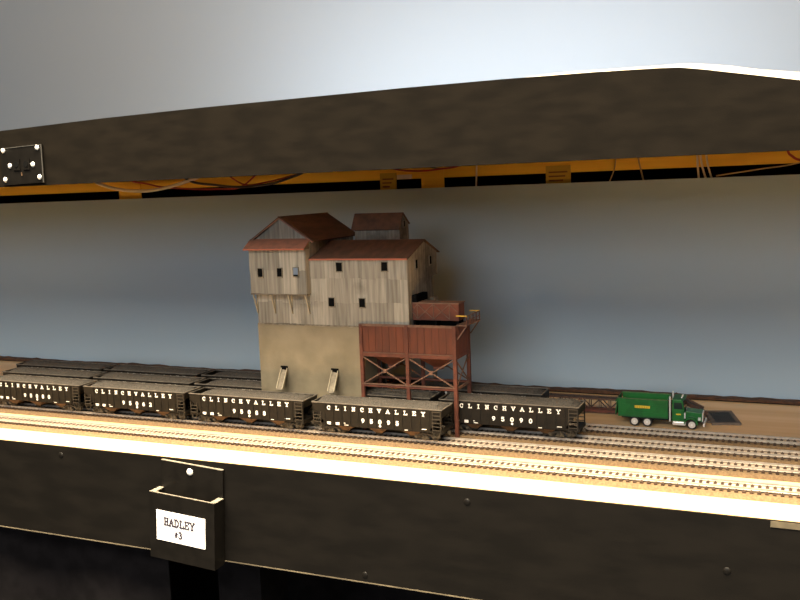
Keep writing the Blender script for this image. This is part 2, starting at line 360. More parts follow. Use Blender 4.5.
wire('wire', [(-.192, .049), (-.1873, .0194), (-.1799, -.012)], .0011, M['wire_tan'], 'tan wire slanting down right in the dark gap', y=1.2206)
wire('wire', [(-.1165, .049), (-.1149, .0174), (-.1125, -.012)], .0013, M['wire_white'], 'leftmost of the three pale wires at the right', y=1.2196)
wire('wire', [(-.113, .049), (-.1102, .0172), (-.1018, -.012)], .0013, M['wire_white'], 'middle one of the three pale wires at the right', y=1.2206)
wire('wire', [(-.106, .049), (-.103, .0169), (-.0946, -.012)], .0012, M['wire_white'], 'rightmost of the three pale wires at the right', y=1.2196)
wire('wire', [(-.0911, .0005), (-.0402, .0068), (.0022, .0122), (.06, .03)], .0008, M['wire_tan'], 'thin tan wire rising to the right over the dark gap')
wire('wire', [(-.013, .049), (-.0091, .027), (-.0046, .0208), (.0043, .0156), (.03, .011), (.06, .03)], .0015, M['wire_red'], 'red wire loop at the right end of the beam')

# ------------------------------------------------------------------ tracks
TY = {'a': 1.013, 'b': .963, 'c': .914, 'd': .851}
tie0 = None; cork0 = None; rail0 = None
for key, lab in (('d', 'empty model track nearest the table front'), ('c', 'second model track from the table front, under the nearest hopper row'), ('b', 'third model track from the table front, running through the tipple'), ('a', 'rearmost model track, passing behind the tipple to the truck')):
    Y = TY[key]
    t = empty('track', (0, Y, ZT), lab, 'track', 'model railway tracks')
    if cork0 is None:
        cork0 = MB().prism([(-.0205, 0), (-.0170, .0040), (.0170, .0040), (.0205, 0)], 'x', -1.9, .6).build('roadbed', M['cork'], t)
        pr = [(-.0011, .0055), (.0011, .0055), (.0011, .0059), (.00035, .0062), (.00035, .0071), (.0006, .0073), (.0006, .0080), (-.0006, .0080), (-.0006, .0073), (-.00035, .0071), (-.00035, .0062), (-.0011, .0059)]
        rail0 = MB().prism(pr, 'x', -1.9, .6).build('rail', M['rail'], t, loc=(0, -.00855, 0)); share('rail', rail0, t, (0, .00855, 0))
        bal0 = MB().box(-1.9, .6, -.0072, .0072, .0039, .0050).build('ballast_strip', M['ballast'], t)
        tm = MB().box(-.0015, .0015, -.0145, .0145, .0040, .0055)
        for s_ in (-1, 1): tm.box(-.0006, .0006, s_*.00855-.0018, s_*.00855-.0012, .0055, .0061).box(-.0006, .0006, s_*.00855+.0012, s_*.00855+.0018, .0055, .0061)
        tie0 = tm.build('tie', M['tie'], t, loc=(-1.28, 0, 0)); start = 1
    else:
        share('roadbed', cork0, t, (0, 0, 0)); share('ballast_strip', bal0, t, (0, 0, 0)); share('rail', rail0, t, (0, -.00855, 0)); share('rail', rail0, t, (0, .00855, 0)); start = 0
    off = random.random()*.006
    for i in range(start, 222): share('tie', tie0, t, (-1.28+.0064*i+(off if start == 0 else 0), 0, 0))
    mb = MB()
    for i in range(90): mb.box(-1.8865+.0064*i-.0012, -1.8865+.0064*i+.0012, -.0145, .0145, .0040, .0055)
    for i in range(24): mb.box(.153+.0064*i+.0064-.0012, .153+.0064*i+.0064+.0012, -.0145, .0145, .0040, .0055)
    dressed(mb.build('end_ties', M['tie'], t))

# ------------------------------------------------------------------ hopper cars
L, Wd = .0803, .0178
def coal_mesh(name, variant):
    rnd = random.Random(31+variant); nx, ny = 96, 22; vs = []
    lo = [.006, .006, .016][variant]; heap = [.0036, .0052, .0030][variant]
    for i in range(nx+1):
        for j in range(ny+1):
            u, v = i/nx, j/ny; x = -L+.0022+u*(2*L-.0044); y = -.0160+v*.0320
            dl, dr = x+L-.0022, L-.0022-x
            k = min(1, dl/lo)*min(1, dr/([.010, .007, .006][variant]))
            base = .0335+.0022*k if variant != 1 else .0352+.0008*k
            if variant == 2: base -= .0060*max(0, 1-dl/.012)
            z = base+heap*k*(1-(abs(2*v-1))**2.2)*(.8+.2*math.sin(x*90+variant*2))+rnd.uniform(-.0006, .0006)
            vs.append((x+rnd.uniform(-.0004, .0004)*(0 < i < nx), y+rnd.uniform(-.0004, .0004)*(0 < j < ny), z))
    f = [(i*(ny+1)+j, (i+1)*(ny+1)+j, (i+1)*(ny+1)+j+1, i*(ny+1)+j+1) for i in range(nx) for j in range(ny)]
    me = bpy.data.meshes.new(name); me.from_pydata(vs, [], f); me.update(); me.materials.append(M['coal']); return me
coal = [coal_mesh('coal_load', v) for v in range(3)]
def hopper_proto():
    t = empty('hopper_car', (0, 0, 0), 'x', 'train car')
    side = [(-L, .0366), (L, .0366), (L-.0006, .0300), (.0668, .0158), (.0660, .0108), (-.0650, .0108), (-.0658, .0158), (-L+.0006, .0300)]
    b = MB()
    b.prism(side, 'y', -.0172, -.0166); b.prism(side, 'y', .0166, .0172)
    for s_ in (-1, 1):
        b.prism([(s_*L, .0366), (s_*L, .0285), (s_*.040, .0108), (s_*.0408, .0102), (s_*(L-.0007), .0276), (s_*(L-.0007), .0366)], 'y', -.0166, .0166)
    b.box(-.0600, .0600, -.0166, .0166, .0190, .0200)
    b.build('body', M['car_black'], t)
    r = MB()
    for s_ in (-1, 1):
        r.box(-L-.0003, L+.0003, s_*.0170-.0009, s_*.0170+.0009, .0364, .0373)
        r.box(s_*L-.0010, s_*L+.0003, -.0161, .0161, .0362, .0373)
    r.build('top_rim', M['rim'], t)
    rib = MB().box(-.0006, .0006, -.0178, -.0173, .0109, .0363)
    r0 = rib.build('rib', M['car_black'], t, loc=(-.0641, 0, 0))
    for i in range(1, 13): share('rib', r0, t, (-.0641+.01078*i, 0, 0))
    for i in range(13): share('rib', r0, t, (.0641-.01078*i, 0, 0), (0, 0, math.pi))
    u = MB()
    u.box(-L, L, -.0022, .0022, .0072, .0101)
    for s_ in (-1, 1):
        u.box(min(s_*.0752, s_*L), max(s_*.0752, s_*L), -.0172, .0172, .0096, .0128)
        for w_ in (-1, 1):
            u.box(min(s_*.066, s_*.0751), max(s_*.066, s_*.0751), w_*.0168-.0006, w_*.0168+.0006, .0106, .0128)
            u.bar((s_*(L-.0010), w_*.0166, .0128), (s_*(L-.0010), w_*.0166, .0302), .0011)
            u.bar((s_*.0700, w_*.010, .0128), (s_*.0560, w_*.010, .0185), .0010)
    u.build('underframe', M['car_black'], t)
    for s_ in (-1, 1):
        for w_ in (-1, 1):
            ld = MB(); n = 6 if s_*w_ < 0 else 3
            for x in (.0690, .0784): ld.box(min(s_*x, s_*(x+.0006)), max(s_*x, s_*(x+.0006)), w_*.0176-.0003, w_*.0176+.0003, .0112, .0350 if n == 6 else .0262)
            for k in range(n): z = .0136+.0041*k; ld.box(min(s_*.0690, s_*.0790), max(s_*.0690, s_*.0790), w_*.0179-.00035, w_*.0179+.00035, z, z+.0008)
            ld.box(min(s_*.0705, s_*.0775), max(s_*.0705, s_*.0775), w_*.0172-.0003, w_*.0172+.0003, .0062, .0070)
            for x in (.0705, .0769): ld.box(min(s_*x, s_*(x+.0006)), max(s_*x, s_*(x+.0006)), w_*.0172-.0003, w_*.0172+.0003, .0066, .0110)
            ld.build('ladder', M['ladder'], t)
    for x in (-.0400, .0020, .0430):
        hb = MB(); pts = []
        for z, hw, hy in ((.0107, .0115, .0160), (.0046, .0035, .0125)): pts += [(x-hw, -hy, z), (x+hw, -hy, z), (x+hw, hy, z), (x-hw, hy, z)]
        hb.add(pts, [(0, 1, 2, 3), (4, 7, 6, 5), (0, 4, 5, 1), (1, 5, 6, 2), (2, 6, 7, 3), (3, 7, 4, 0)])
        h = hb.build('discharge_hopper', M['rust'], t)
        MB().box(x-.0042, x+.0042, -.0130, .0130, .0036, .0045).build('gate', M['car_black'], h)
    bw = MB().torus((-L-.0026, -.0085, .0235), .0032, .00035); bw.bar((-L-.0026, -.0085, .0203), (-L-.0026, -.0085, .0267), .0004); bw.bar((-L-.0026, -.0117, .0235), (-L-.0026, -.0053, .0235), .0004)
    bw.bar((-L-.0026, -.0085, .0235), (-L+.0004, -.0085, .0235), .0007)
    bw.build('brake_wheel', M['bogie'], t)
    for s_ in (-1, 1):
        c_ = MB(); c_.box(min(s_*(L-.006), s_*(L+.0035)), max(s_*(L-.006), s_*(L+.0016)), -.0013, .0013, .0070, .0092); c_.box(min(s_*(L+.0016), s_*(L+.0035)), max(s_*(L+.0016), s_*(L+.0035)), -.0020, .0012, .0062, .0100)
        c_.build('coupler', M['bogie'], t)
        tr = empty('truck', (s_*.0585, 0, 0), None, None); tr.parent = t
        tr.name = 'truck'
        f = MB()
        for w_ in (-1, 1):
            y0, y1 = sorted((w_*.0122, w_*.0136))
            f.prism([(-.0128, .0066), (-.0070, .0080), (-.0030, .0088), (.0030, .0088), (.0070, .0080), (.0128, .0066), (.0128, .0036), (.0090, .0036), (.0075, .0056), (.0036, .0066), (.0036, .0040), (.0052, .0032), (.0034, .0020), (-.0034, .0020), (-.0052, .0032), (-.0036, .0040), (-.0036, .0066), (-.0075, .0056), (-.0090, .0036), (-.0128, .0036)], 'y', y0, y1)
            for x in (-.0018, .0018): f.cyl((x, w_*.0131, .0049), .0015, .0042, 'z', 10)
            for x in (-.0105, .0105): f.cyl((x, w_*.0139, .0050), .0016, .0012, 'y', 10)
        f.box(-.0020, .0020, -.0122, .0122, .0042, .0070)
        f.build('side_frames', M['bogie'], tr)
        for x in (-.0105, .0105):
            wh = MB().cyl((x, 0, .0048), .0010, .0240, 'y', 10)
            for w_ in (-1, 1): wh.cyl((x, w_*.0086, .0048), .0048, .0022, 'y', 20); wh.cyl((x, w_*.0073, .0047), .0054, .0006, 'y', 20)
            wh.build('wheelset', M['bogie'], tr)
    # lettering on the facing side
    nm = MB()
    for i, c_ in enumerate('CLINCHVALLEY'): glyph(nm, c_, -.0587+.01065*i, .0293, .0042, .0041, .00092, -.01722, .0002)
    nm.build('railroad_name', M['white_ink'], t, label='white spaced slab lettering CLINCHVALLEY')
    dt = MB()
    def dash(x, z, w_, h=.0007): dt.box(x-w_/2, x+w_/2, -.01740, -.01722, z, z+h)
    rd = random.Random(3)
    for k in range(3): dash(-.0590, .0118+.0011*k, .0050-.0008*(k == 0), .0008)
    for k in range(3): dash(-.0480, .0118+.0011*k, .0048, .0008)
    dash(-.0388, .0140, .0018); dash(-.0366, .0119, .0050, .0007)
    dash(.0375, .0116, .0040, .0006); dash(.0590, .0140, .0054, .0007)
    dressed(dt.build('data_lines', M['white_ink'], t))
    me = bpy.data.objects.new('coal_load', coal[0]); C.objects.link(me); me.parent = t
    return t
proto = hopper_proto()
def number(car, txt):
    nb = MB()
    for i, c_ in enumerate(txt): glyph(nb, c_, -.0155+.0106*i, .0166, .0038, .0042, .0011, -.01722, .0002)
    nb.cyl((-.0155+2*.0106, -.01731, .0140), .0014, .0002, 'y', 12)
    nb.build('car_number', M['white_ink'], car)
cars = [
 # row, x, number, load variant, label
 ('c', -.4295, '95095', 1, 'black coal hopper car numbered 95095 in the nearest row'),
 ('c', -.6020, '95088', 2, 'black coal hopper car numbered 95088 with its left end half empty'),
 ('c', -.7700, '95062', 0, 'black coal hopper car numbered 95062, second from left in the nearest row'),
 ('c', -.9380, '95080', 0, 'black coal hopper car numbered 95080 at the left edge of the nearest row'),
 ('b', -.2905, '95090', 1, 'black coal hopper car numbered 95090 standing right of the red bin leg'),
 ('b', -.4625, '95083', 0, 'black coal hopper car standing under the red loading bin'),
 ('b', -.6300, '95085', 2, 'black coal hopper car in the middle row, its right end inside the tipple'),
 ('b', -.7975, '95086', 0, 'black coal hopper car second from left in the middle row'),
 ('b', -.9650, '95082', 0, 'black coal hopper car leftmost in the middle row'),
 ('a', -.3440, '95098', 0, 'black coal hopper car behind the tipple, right of the bin on the rear track'),
 ('a', -.6550, '95093', 2, 'black coal hopper car in the rear row against the left side of the tipple'),
 ('a', -.8230, '95092', 0, 'black coal hopper car second from left in the rear row'),
 ('a', -.9910, '95089', 0, 'black coal hopper car leftmost in the rear row'),
]
for i, (row, x, num, v, lab) in enumerate(cars):
    o = proto if i == 0 else copy_tree(proto)
    o.location = (x, TY[row], RT); o['label'] = lab; o['group'] = 'coal hopper cars in three rows'
    for chd in o.children:
        if chd.name.startswith('coal_load'): chd.data = coal[v]
    if i: continue
for o, (row, x, num, v, lab) in zip([ob for ob in list(C.objects) if ob.name.startswith('hopper_car')], cars):
    number(o, num)
    if num == '95090':                       # this car carries its lettering closer together
        old = [c_ for c_ in o.children if c_.name.startswith('railroad_name')][0]
        nm = MB()
        for i, c_ in enumerate('CLINCHVALLEY'): glyph(nm, c_, -.0532+.01013*i, .0293, .0042, .0041, .00092, -.01778, .0003)
        nw = nm.build('lettering', M['white_ink'], o); nw.data.name = 'lettering'; old.data = nw.data; bpy.data.objects.remove(nw)

# ------------------------------------------------------------------ coal tipple
tp = empty('coal_tipple', (-.50, .965, ZT), 'tall weathered coal tipple with grey sheet siding and a red loading bin', 'building')
OFF = (.50, -.965, -ZT)                     # parts are written in room coordinates
def tpart(name, mb, m, parent=None, **k):
    o = mb.build(name, m, parent or tp, **k)
    if parent is None: o.location = OFF
    return o
YF = .941
# concrete base: front and rear wall, lintels over the track openings
cb = MB(); X0, X1 = -.6055, -.4648
cb.box(X0, X1, YF, .9440, ZT, -.1585); cb.box(X0, X1, .9855, .9890, ZT, -.1585)
cb.box(X0, X0+.003, .9440, .9855, -.229, -.1585); cb.box(X1-.003, X1, .9440, .9855, -.229, -.1585); cb.box(X0+.003, X1-.003, .9440, .9855, -.1620, -.1585)
def soot(m, spots, col, nscale=60):
    """airbrushed soot stains on the model: (centre, radii, strength), ragged by noise"""
    nt = M[m].node_tree; bsdf = nt.nodes['Principled BSDF']; prev = bsdf.inputs['Base Color'].links[0].from_socket
    tcn = nt.nodes.new('ShaderNodeTexCoord')
    nz = nt.nodes.new('ShaderNodeTexNoise'); nz.inputs['Scale'].default_value = nscale; nt.links.new(tcn.outputs['Object'], nz.inputs['Vector'])
    for c, r, st in spots:
        mpn = nt.nodes.new('ShaderNodeMapping'); mpn.inputs['Location'].default_value = [-c[k]/r[k] for k in range(3)]; mpn.inputs['Scale'].default_value = [1/r[k] for k in range(3)]
        nt.links.new(tcn.outputs['Object'], mpn.inputs['Vector'])
        ln = nt.nodes.new('ShaderNodeVectorMath'); ln.operation = 'LENGTH'; nt.links.new(mpn.outputs[0], ln.inputs[0])
        ad = nt.nodes.new('ShaderNodeMath'); ad.operation = 'MULTIPLY_ADD'; ad.inputs[1].default_value = .8
        nt.links.new(nz.outputs['Fac'], ad.inputs[0]); nt.links.new(ln.outputs['Value'], ad.inputs[2])
        mrn = nt.nodes.new('ShaderNodeMapRange'); mrn.inputs['From Min'].default_value = .5; mrn.inputs['From Max'].default_value = 1.4; mrn.inputs['To Min'].default_value = st; mrn.inputs['To Max'].default_value = 0
        nt.links.new(ad.outputs[0], mrn.inputs['Value'])
        mxn = nt.nodes.new('ShaderNodeMix'); mxn.data_type = 'RGBA'; mxn.inputs[7].default_value = (*col, 1)
        nt.links.new(mrn.outputs[0], mxn.inputs[0]); nt.links.new(prev, mxn.inputs[6]); prev = mxn.outputs[2]
    nt.links.new(prev, bsdf.inputs['Base Color'])
soot('concrete', [((-.568, .94, -.230), (.036, 1, .040), .6), ((-.498, .94, -.230), (.036, 1, .040), .6), ((-.612, .94, -.235), (.022, 1, .050), .5)], (.07, .06, .042))
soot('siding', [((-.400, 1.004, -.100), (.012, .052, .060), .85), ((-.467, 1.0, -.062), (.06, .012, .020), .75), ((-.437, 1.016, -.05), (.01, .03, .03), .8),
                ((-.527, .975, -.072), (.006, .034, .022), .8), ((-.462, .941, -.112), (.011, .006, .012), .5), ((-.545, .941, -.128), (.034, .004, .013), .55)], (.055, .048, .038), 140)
base = tpart('concrete_base', cb, M['concrete'], label='smooth tan concrete lower storey')
for i, x in enumerate((-.5710, -.5012)):
    c_ = MB(); a = Vector((x, YF, -.2155)); b = Vector((x+.0035, .9215, -.2365))
    ch_ = empty('chute', (0, 0, 0), None, None); ch_.parent = tp; ch_.location = OFF
    c_.bar(a, b, .0078, .0010); c_.build('trough', M['wood_sill'], ch_)
    for s_ in (-1, 1):
        sdp = Vector((s_*.0041, 0, .0012)); MB().bar(a+sdp, b+sdp, .0010, .0036).build('side_board', M['bracket'], ch_)
    MB().box(x-.0050, x+.0050, .9404, .9409, -.2165, -.2108).build('opening', M['void'], ch_, label='dark square chute mouth')
# posts under the rear overhang
for x in (-.602, -.54, -.48, -.41): tpart('rear_post', MB().box(x-.002, x+.002, 1.0330, 1.0370, ZT, -.1586), M['wood_sill'])
# sheet siding
srng = random.Random(11)
def sheets(parent, plane, a0, a1, z0, z1, base, wmin=.015, wmax=.026, thick=.0006, out=-1, lap=0, clip=None):
    """loose corrugated sheets side by side; plane 'y' faces -Y, plane 'x' faces +X"""
    a = a0
    while a < a1-1e-5:
        wd = srng.uniform(wmin, wmax)
        if a1-(a+wd) < wmin*.6: wd = a1-a
        b = a+wd; lo = z0+srng.uniform(-.0012, .0012); th = thick*srng.uniform(.7, 1.5)+lap
        def top(q): return z1 if clip is None else min(z1, clip(q))
        pts = [(a, top(a))]
        n = 5
        for k in range(1, n): pts.append((a+wd*k/n, top(a+wd*k/n)))
        pts += [(b, top(b))]
        k = 4
        for j in range(k+1): pts.append((b-wd*j/k, lo+srng.uniform(-.0006, .0006)))
        mb = MB().prism(pts, plane, base+out*lap, base+out*th)
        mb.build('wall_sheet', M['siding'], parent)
        a = b
def window(parent, plane, c0, z, w_, h, base, out=-1, pane='void'):
    wf = MB(); t = .0007; o0, o1 = sorted((base+out*.0005, base+out*.0018))
    def bx(mb, a0, a1, z0, z1, lo, hi):
        return mb.box(a0, a1, lo, hi, z0, z1) if plane == 'y' else mb.box(lo, hi, a0, a1, z0, z1)
    bx(wf, c0-w_/2-t, c0+w_/2+t, z+h/2, z+h/2+t, o0, o1); bx(wf, c0-w_/2-t, c0+w_/2+t, z-h/2-.0013, z-h/2, o0, o1)
    bx(wf, c0-w_/2-t, c0-w_/2, z-h/2, z+h/2, o0, o1); bx(wf, c0+w_/2, c0+w_/2+t, z-h/2, z+h/2, o0, o1)
    p0, p1 = sorted((base+out*.0005, base+out*.0016))
    wf.build('window_frame', M['wood_sill'], parent)
    g = MB(); bx(g, c0-w_/2, c0+w_/2, z-h/2, z+h/2, p0, p1)
    g.build('window_pane', M[pane], parent, label='dark empty window opening' if pane == 'void' else 'window opening showing blue beyond')
# main house
mh = MB()
mh.prism([(.9416, -.1585), (1.0165, -.1585), (1.0165, -.1070), (1.0340, -.1070), (1.0340, -.0796), (.9925, -.0632), (.9416, -.0796)], 'x', -.6035, -.4031)
main = tpart('main_house', mh, M['siding_core'])
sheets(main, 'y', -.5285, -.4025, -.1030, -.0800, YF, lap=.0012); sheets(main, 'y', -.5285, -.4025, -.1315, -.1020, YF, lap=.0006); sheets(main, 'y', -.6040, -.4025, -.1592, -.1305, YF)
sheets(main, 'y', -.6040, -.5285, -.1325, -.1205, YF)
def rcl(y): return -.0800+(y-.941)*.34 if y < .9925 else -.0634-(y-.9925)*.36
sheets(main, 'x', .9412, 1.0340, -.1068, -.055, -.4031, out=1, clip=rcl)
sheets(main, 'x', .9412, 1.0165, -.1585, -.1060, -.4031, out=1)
for x, z in ((-.4882, -.0890), (-.4300, -.0884)): window(main, 'y', x, z, .0076, .0100, YF-.0012)
for x, z in ((-.5007, -.1308), (-.4605, -.1310)): window(main, 'y', x, z, .0074, .0100, YF-.0003)
window(main, 'x', .9652, -.0880, .0060, .0100, -.4027, out=1); window(main, 'x', 1.0096, -.0872, .0060, .0095, -.4027, out=1)
dr = MB().box(-.4022, -.3965, .9505, .9850, -.1310, -.1225); dr.build('loading_door', M['void'], main, label='dark doorway above the red box')
MB().box(-.4022, -.3960, 1.0050, 1.0160, -.1360, -.1320).build('ledge', M['siding_core'], main)
MB().box(-.6045, -.4020, .9400, YF-.0001, -.1600, -.1585).build('sill_board', M['wood_sill'], main)
def slab(parent, name, pts, x0, x1, m, th=.0012):
    """roof slab: profile line pts[0]->pts[1] in YZ, extruded in X"""
    (y0, z0), (y1, z1) = pts; d = Vector((y1-y0, z1-z0)); nrm = Vector((-d.y, d.x)).normalized()*th
    if nrm.y < 0: nrm = -nrm
    return MB().prism([(y0, z0), (y1, z1), (y1+nrm.x, z1+nrm.y), (y0+nrm.x, z0+nrm.y)], 'x', x0, x1).build(name, m, parent)
mr = tpart('main_roof', MB().box(-.5282, -.4008, .9915, .9940, -.0628, -.0608), M['roof'])
slab(mr, 'front_slope', ((.9380, -.0807), (.9926, -.0622)), -.5282, -.4008, M['roof'])
slab(mr, 'rear_slope', ((.9929, -.0622), (1.0395, -.0803)), -.5282, -.4008, M['roof'])
MB().box(-.5282, -.4008, .9371, .9379, -.0811, -.0792).build('eave_strip', M['red_edge'], mr, label='bright red eave edge')
# head house
hh = MB(); hx0, hx1 = -.6055, -.5285; HY = .9300
hh.prism([(hx0, -.1205), (hx1, -.1205), (hx1, -.0575), (-.5655, -.0305), (hx0, -.0575)], 'y', .9416, 1.058)
hh.prism([(HY+.0005, -.1205), (.9416, -.1205), (.9416, -.0575), (HY+.0005, -.0670)], 'x', hx0, hx1)
head = tpart('head_house', hh, M['siding_core'])
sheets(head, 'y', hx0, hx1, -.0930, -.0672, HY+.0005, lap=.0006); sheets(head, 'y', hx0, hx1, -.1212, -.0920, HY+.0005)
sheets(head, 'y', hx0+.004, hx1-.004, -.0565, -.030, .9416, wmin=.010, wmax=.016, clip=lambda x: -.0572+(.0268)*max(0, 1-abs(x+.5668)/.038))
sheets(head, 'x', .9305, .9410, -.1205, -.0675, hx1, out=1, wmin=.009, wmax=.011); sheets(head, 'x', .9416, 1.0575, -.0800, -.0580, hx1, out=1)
for x, z, p in ((-.5899, -.0950, 'void'), (-.5630, -.0946, 'void'), (-.5408, -.0940, 'pane_blue')): window(head, 'y', x, z, .0064, .0100, HY-.0006, pane=p)
MB().box(-.5440, -.5376, HY-.0024, HY-.0023, -.0990, -.0972).build('window_bar', M['void'], head)
for x in (-.6035, -.5788, -.5548, -.5312):
    bk = MB(); bk.bar((x, YF-.0012, -.1458), (x, HY+.0015, -.1212), .0014); bk.bar((x, YF-.0012, -.1460), (x, YF-.0012, -.1212), .0014)
    bk.build('bracket', M['bracket'], head)
MB().box(hx0-.0003, hx1+.0003, HY-.0006, YF-.0006, -.1220, -.1206).build('floor_joist', M['siding_core'], head)
hr = tpart('head_roof', MB().box(-.5672, -.5642, .9375, 1.0600, -.0298, -.0283), M['roof'])
def gslab(parent, name, a, b, y0, y1, m, th=.0012):
    d = Vector((b[0]-a[0], b[1]-a[1])); nrm = Vector((-d.y, d.x)).normalized()*th
    if nrm.y < 0: nrm = -nrm
    return MB().prism([a, b, (b[0]+nrm.x, b[1]+nrm.y), (a[0]+nrm.x, a[1]+nrm.y)], 'y', y0, y1).build(name, m, parent)
gslab(hr, 'left_slope', (-.6105, -.0592), (-.5656, -.0298), .9375, 1.0600, M['roof']); gslab(hr, 'right_slope', (-.5658, -.0298), (-.5208, -.0592), .9375, 1.0600, M['roof'])
gslab(hr, 'barge_board', (-.6105, -.0606), (-.5656, -.0312), .9366, .9374, M['roof_red_lit']); gslab(hr, 'barge_board', (-.5658, -.0312), (-.5208, -.0606), .9366, .9374, M['roof_red_lit'])
slab(hr, 'apron_slope', ((.9235, -.0672), (.9414, -.0562)), -.6095, -.5255, M['roof_red_lit'])
MB().box(-.6095, -.5255, .9228, .9234, -.0678, -.0660).build('apron_edge', M['red_edge'], hr, label='bright red apron edge')
# cupola
cp = MB().prism([(1.0020, -.0650), (1.0295, -.0650), (1.0295, -.0440), (1.0115, -.0312), (1.0020, -.0478)], 'x', -.4965, -.4375)
cup = tpart('cupola', cp, M['siding_core'])
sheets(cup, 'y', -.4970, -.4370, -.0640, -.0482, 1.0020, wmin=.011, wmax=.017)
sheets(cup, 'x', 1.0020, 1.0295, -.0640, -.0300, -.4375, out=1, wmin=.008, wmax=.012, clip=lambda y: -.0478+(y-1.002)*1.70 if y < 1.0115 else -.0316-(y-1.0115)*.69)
window(cup, 'x', 1.0130, -.0430, .0040, .0070, -.4369, out=1)
slab(cup, 'roof_front', ((.9995, -.0500), (1.0118, -.0303)), -.5010, -.4358, M['roof']); slab(cup, 'roof_rear', ((1.0118, -.0303), (1.0320, -.0445)), -.5010, -.4358, M['roof'])
# ---- red loading bin
bx0, bx1, by0, by1 = -.4645, -.3468, .9390, .9852
bn = MB()
for a, b_, c_, d_ in ((bx0, bx1, by0+.0008, by0+.0018), (bx0, bx1, by1-.0018, by1-.0008)): bn.box(a, b_, c_, d_, -.1905, -.1560)
bn.box(bx0, bx0+.001, by0+.0018, by1-.0018, -.1905, -.1560); bn.box(bx1-.0010, bx1, by0+.0018, by1-.0018, -.1905, -.1560)
bn.box(bx0+.001, bx1-.001, by0+.0018, by1-.0018, -.1600, -.1590)
bin_ = tpart('loading_bin', bn, M['bin_dark'])
npan = 13
for i in range(npan):
    a = bx0+.0018+(bx1-bx0-.0036)*i/npan; b_ = bx0+.0018+(bx1-bx0-.0036)*(i+1)/npan
    MB().box(a+.0003, b_-.0003, by0+.0001, by0+.0007, -.1895, -.1575).build('bin_panel', M['bin_red'], bin_)
for i in range(5):
    a = by0+.002+(by1-by0-.004)*i/5; b_ = by0+.002+(by1-by0-.004)*(i+1)/5
    MB().box(bx1+.0001, bx1+.0007, a+.0003, b_-.0003, -.1895, -.1575).build('bin_panel', M['bin_red'], bin_)
fm = MB(); fm.box(bx0-.001, bx1+.001, by0-.0012, by0, -.1580, -.1552); fm.box(bx1, bx1+.0012, by0, by1, -.1580, -.1552)
fm.build('cap_rail', M['bin_brace'], bin_)
fm = MB(); fm.box(bx0-.001, bx1+.001, by0-.0014, by0, -.1935, -.1895); fm.box(bx1, bx1+.0014, by0, by1, -.1935, -.1895); fm.box(bx0-.001, bx1+.001, by1, by1+.0014, -.1935, -.1895)
fm.build('bottom_rail', M['bin_frame'], bin_)
MB().box(bx0-.001, bx1+.001, by0-.0017, by0, -.1892, -.1886).build('drip_edge', M['bin_brace'], bin_)
lm = None; xl = (-.4635, -.4055, -.3475)
for x in xl:
    for y in (by0+.0002, by1-.0002): MB().box(x-.0020, x+.0020, y-.0020, y+.0020, ZT, -.1560 if y < .95 or x == xl[2] else -.1900).build('leg', M['bin_frame'], bin_)
g = MB()
for y in (by0, by1): g.box(xl[0], xl[2], y-.0012, y+.0012, -.2295, -.2268)
g.build('girder', M['bin_frame'], bin_)
for x in (xl[0], xl[2]): MB().box(x-.0012, x+.0012, by0, by1, -.2295, -.2268).build('girder', M['bin_brace'], bin_)
MB().box(xl[0], xl[2], by0-.0020, by0+.0016, -.2267, -.2258).build('girder_flange', M['bin_brace'], bin_)
for y in (by0-.0004, by1+.0004):
    for i in range(2):
        a, b_ = xl[i]+.002, xl[i+1]-.002; zt, zb = -.1945, -.2255; bc = MB()
        bc.bar((a, y, zt), (b_, y, zb), .0012, .0014, (0, 1, 0)); bc.bar((a, y-.0003, zb), (b_, y-.0003, zt), .0012, .0014, (0, 1, 0))
        bc.build('cross_brace', M['bin_brace'], bin_)
        xm = (a+b_)/2; zm = (zt+zb)/2; MB().box(xm-.0022, xm+.0022, y-.0014, y+.0010, zm-.0020, zm+.0020).build('gusset', M['bin_brace'], bin_)
bc = MB(); bc.bar((xl[2], by0+.002, -.1945), (xl[2], by1-.002, -.2255), .0012); bc.bar((xl[2]+.0006, by0+.002, -.2255), (xl[2]+.0006, by1-.002, -.1945), .0012); bc.build('cross_brace', M['bin_brace'], bin_)
for i in range(2):
    a, b_ = xl[i]+.004, xl[i+1]-.003; xm = (a+b_)/2; ym = (by0+by1)/2; pts = []
    for z, k, ky in ((-.1906, 1, 1), (-.2065, .20, .22), (-.2095, .20, .22)):
        for sx, sy in ((-1, -1), (1, -1), (1, 1), (-1, 1)): pts.append((xm+sx*(b_-a)/2*k, ym+sy*.020*ky, z))
    fs = [(0, 1, 2, 3), (8, 11, 10, 9)]
    for q in (0, 4): fs += [(q+j, q+(j+1) % 4, q+4+(j+1) % 4, q+4+j) for j in range(4)]
    MB().add(pts, fs).build('bin_hopper', M['bin_frame'], bin_)
# box house on top of the bin
ux0, ux1, uy0, uy1 = -.4018, -.3455, .9500, .9690
up = tpart('conveyor_box', MB().box(ux0, ux1, uy0, uy1, -.1510, -.1322), M['bin_red'])
MB().box(ux0-.0002, ux1+.0008, uy0-.0010, uy1+.0008, -.1322, -.1308).build('lid', M['bin_brace'], up)
MB().box(ux0, ux1, uy0-.0008, uy0-.0001, -.1510, -.1497).build('bottom_strip', M['bin_frame'], up)
for x in (-.4005, -.3740, -.3475): MB().box(x-.0012, x+.0012, uy0+.001, uy1-.001, -.1588, -.1511).build('stub_leg', M['void'], up)
MB().box(ux0, ux1-.004, .9630, .9680, -.1588, -.1512).build('gap_shade', M['void'], up)  # shade in the gap under the box, painted as a black plate
bs = MB(); zt, zb = -.1325, -.1495; yb = uy0-.0005
vx = (-.4020, -.3955, -.3760, -.3565, -.3465)
for x in vx[1:4]: bs.box(x-.0004, x+.0004, uy0-.0008, uy0, zb, zt)
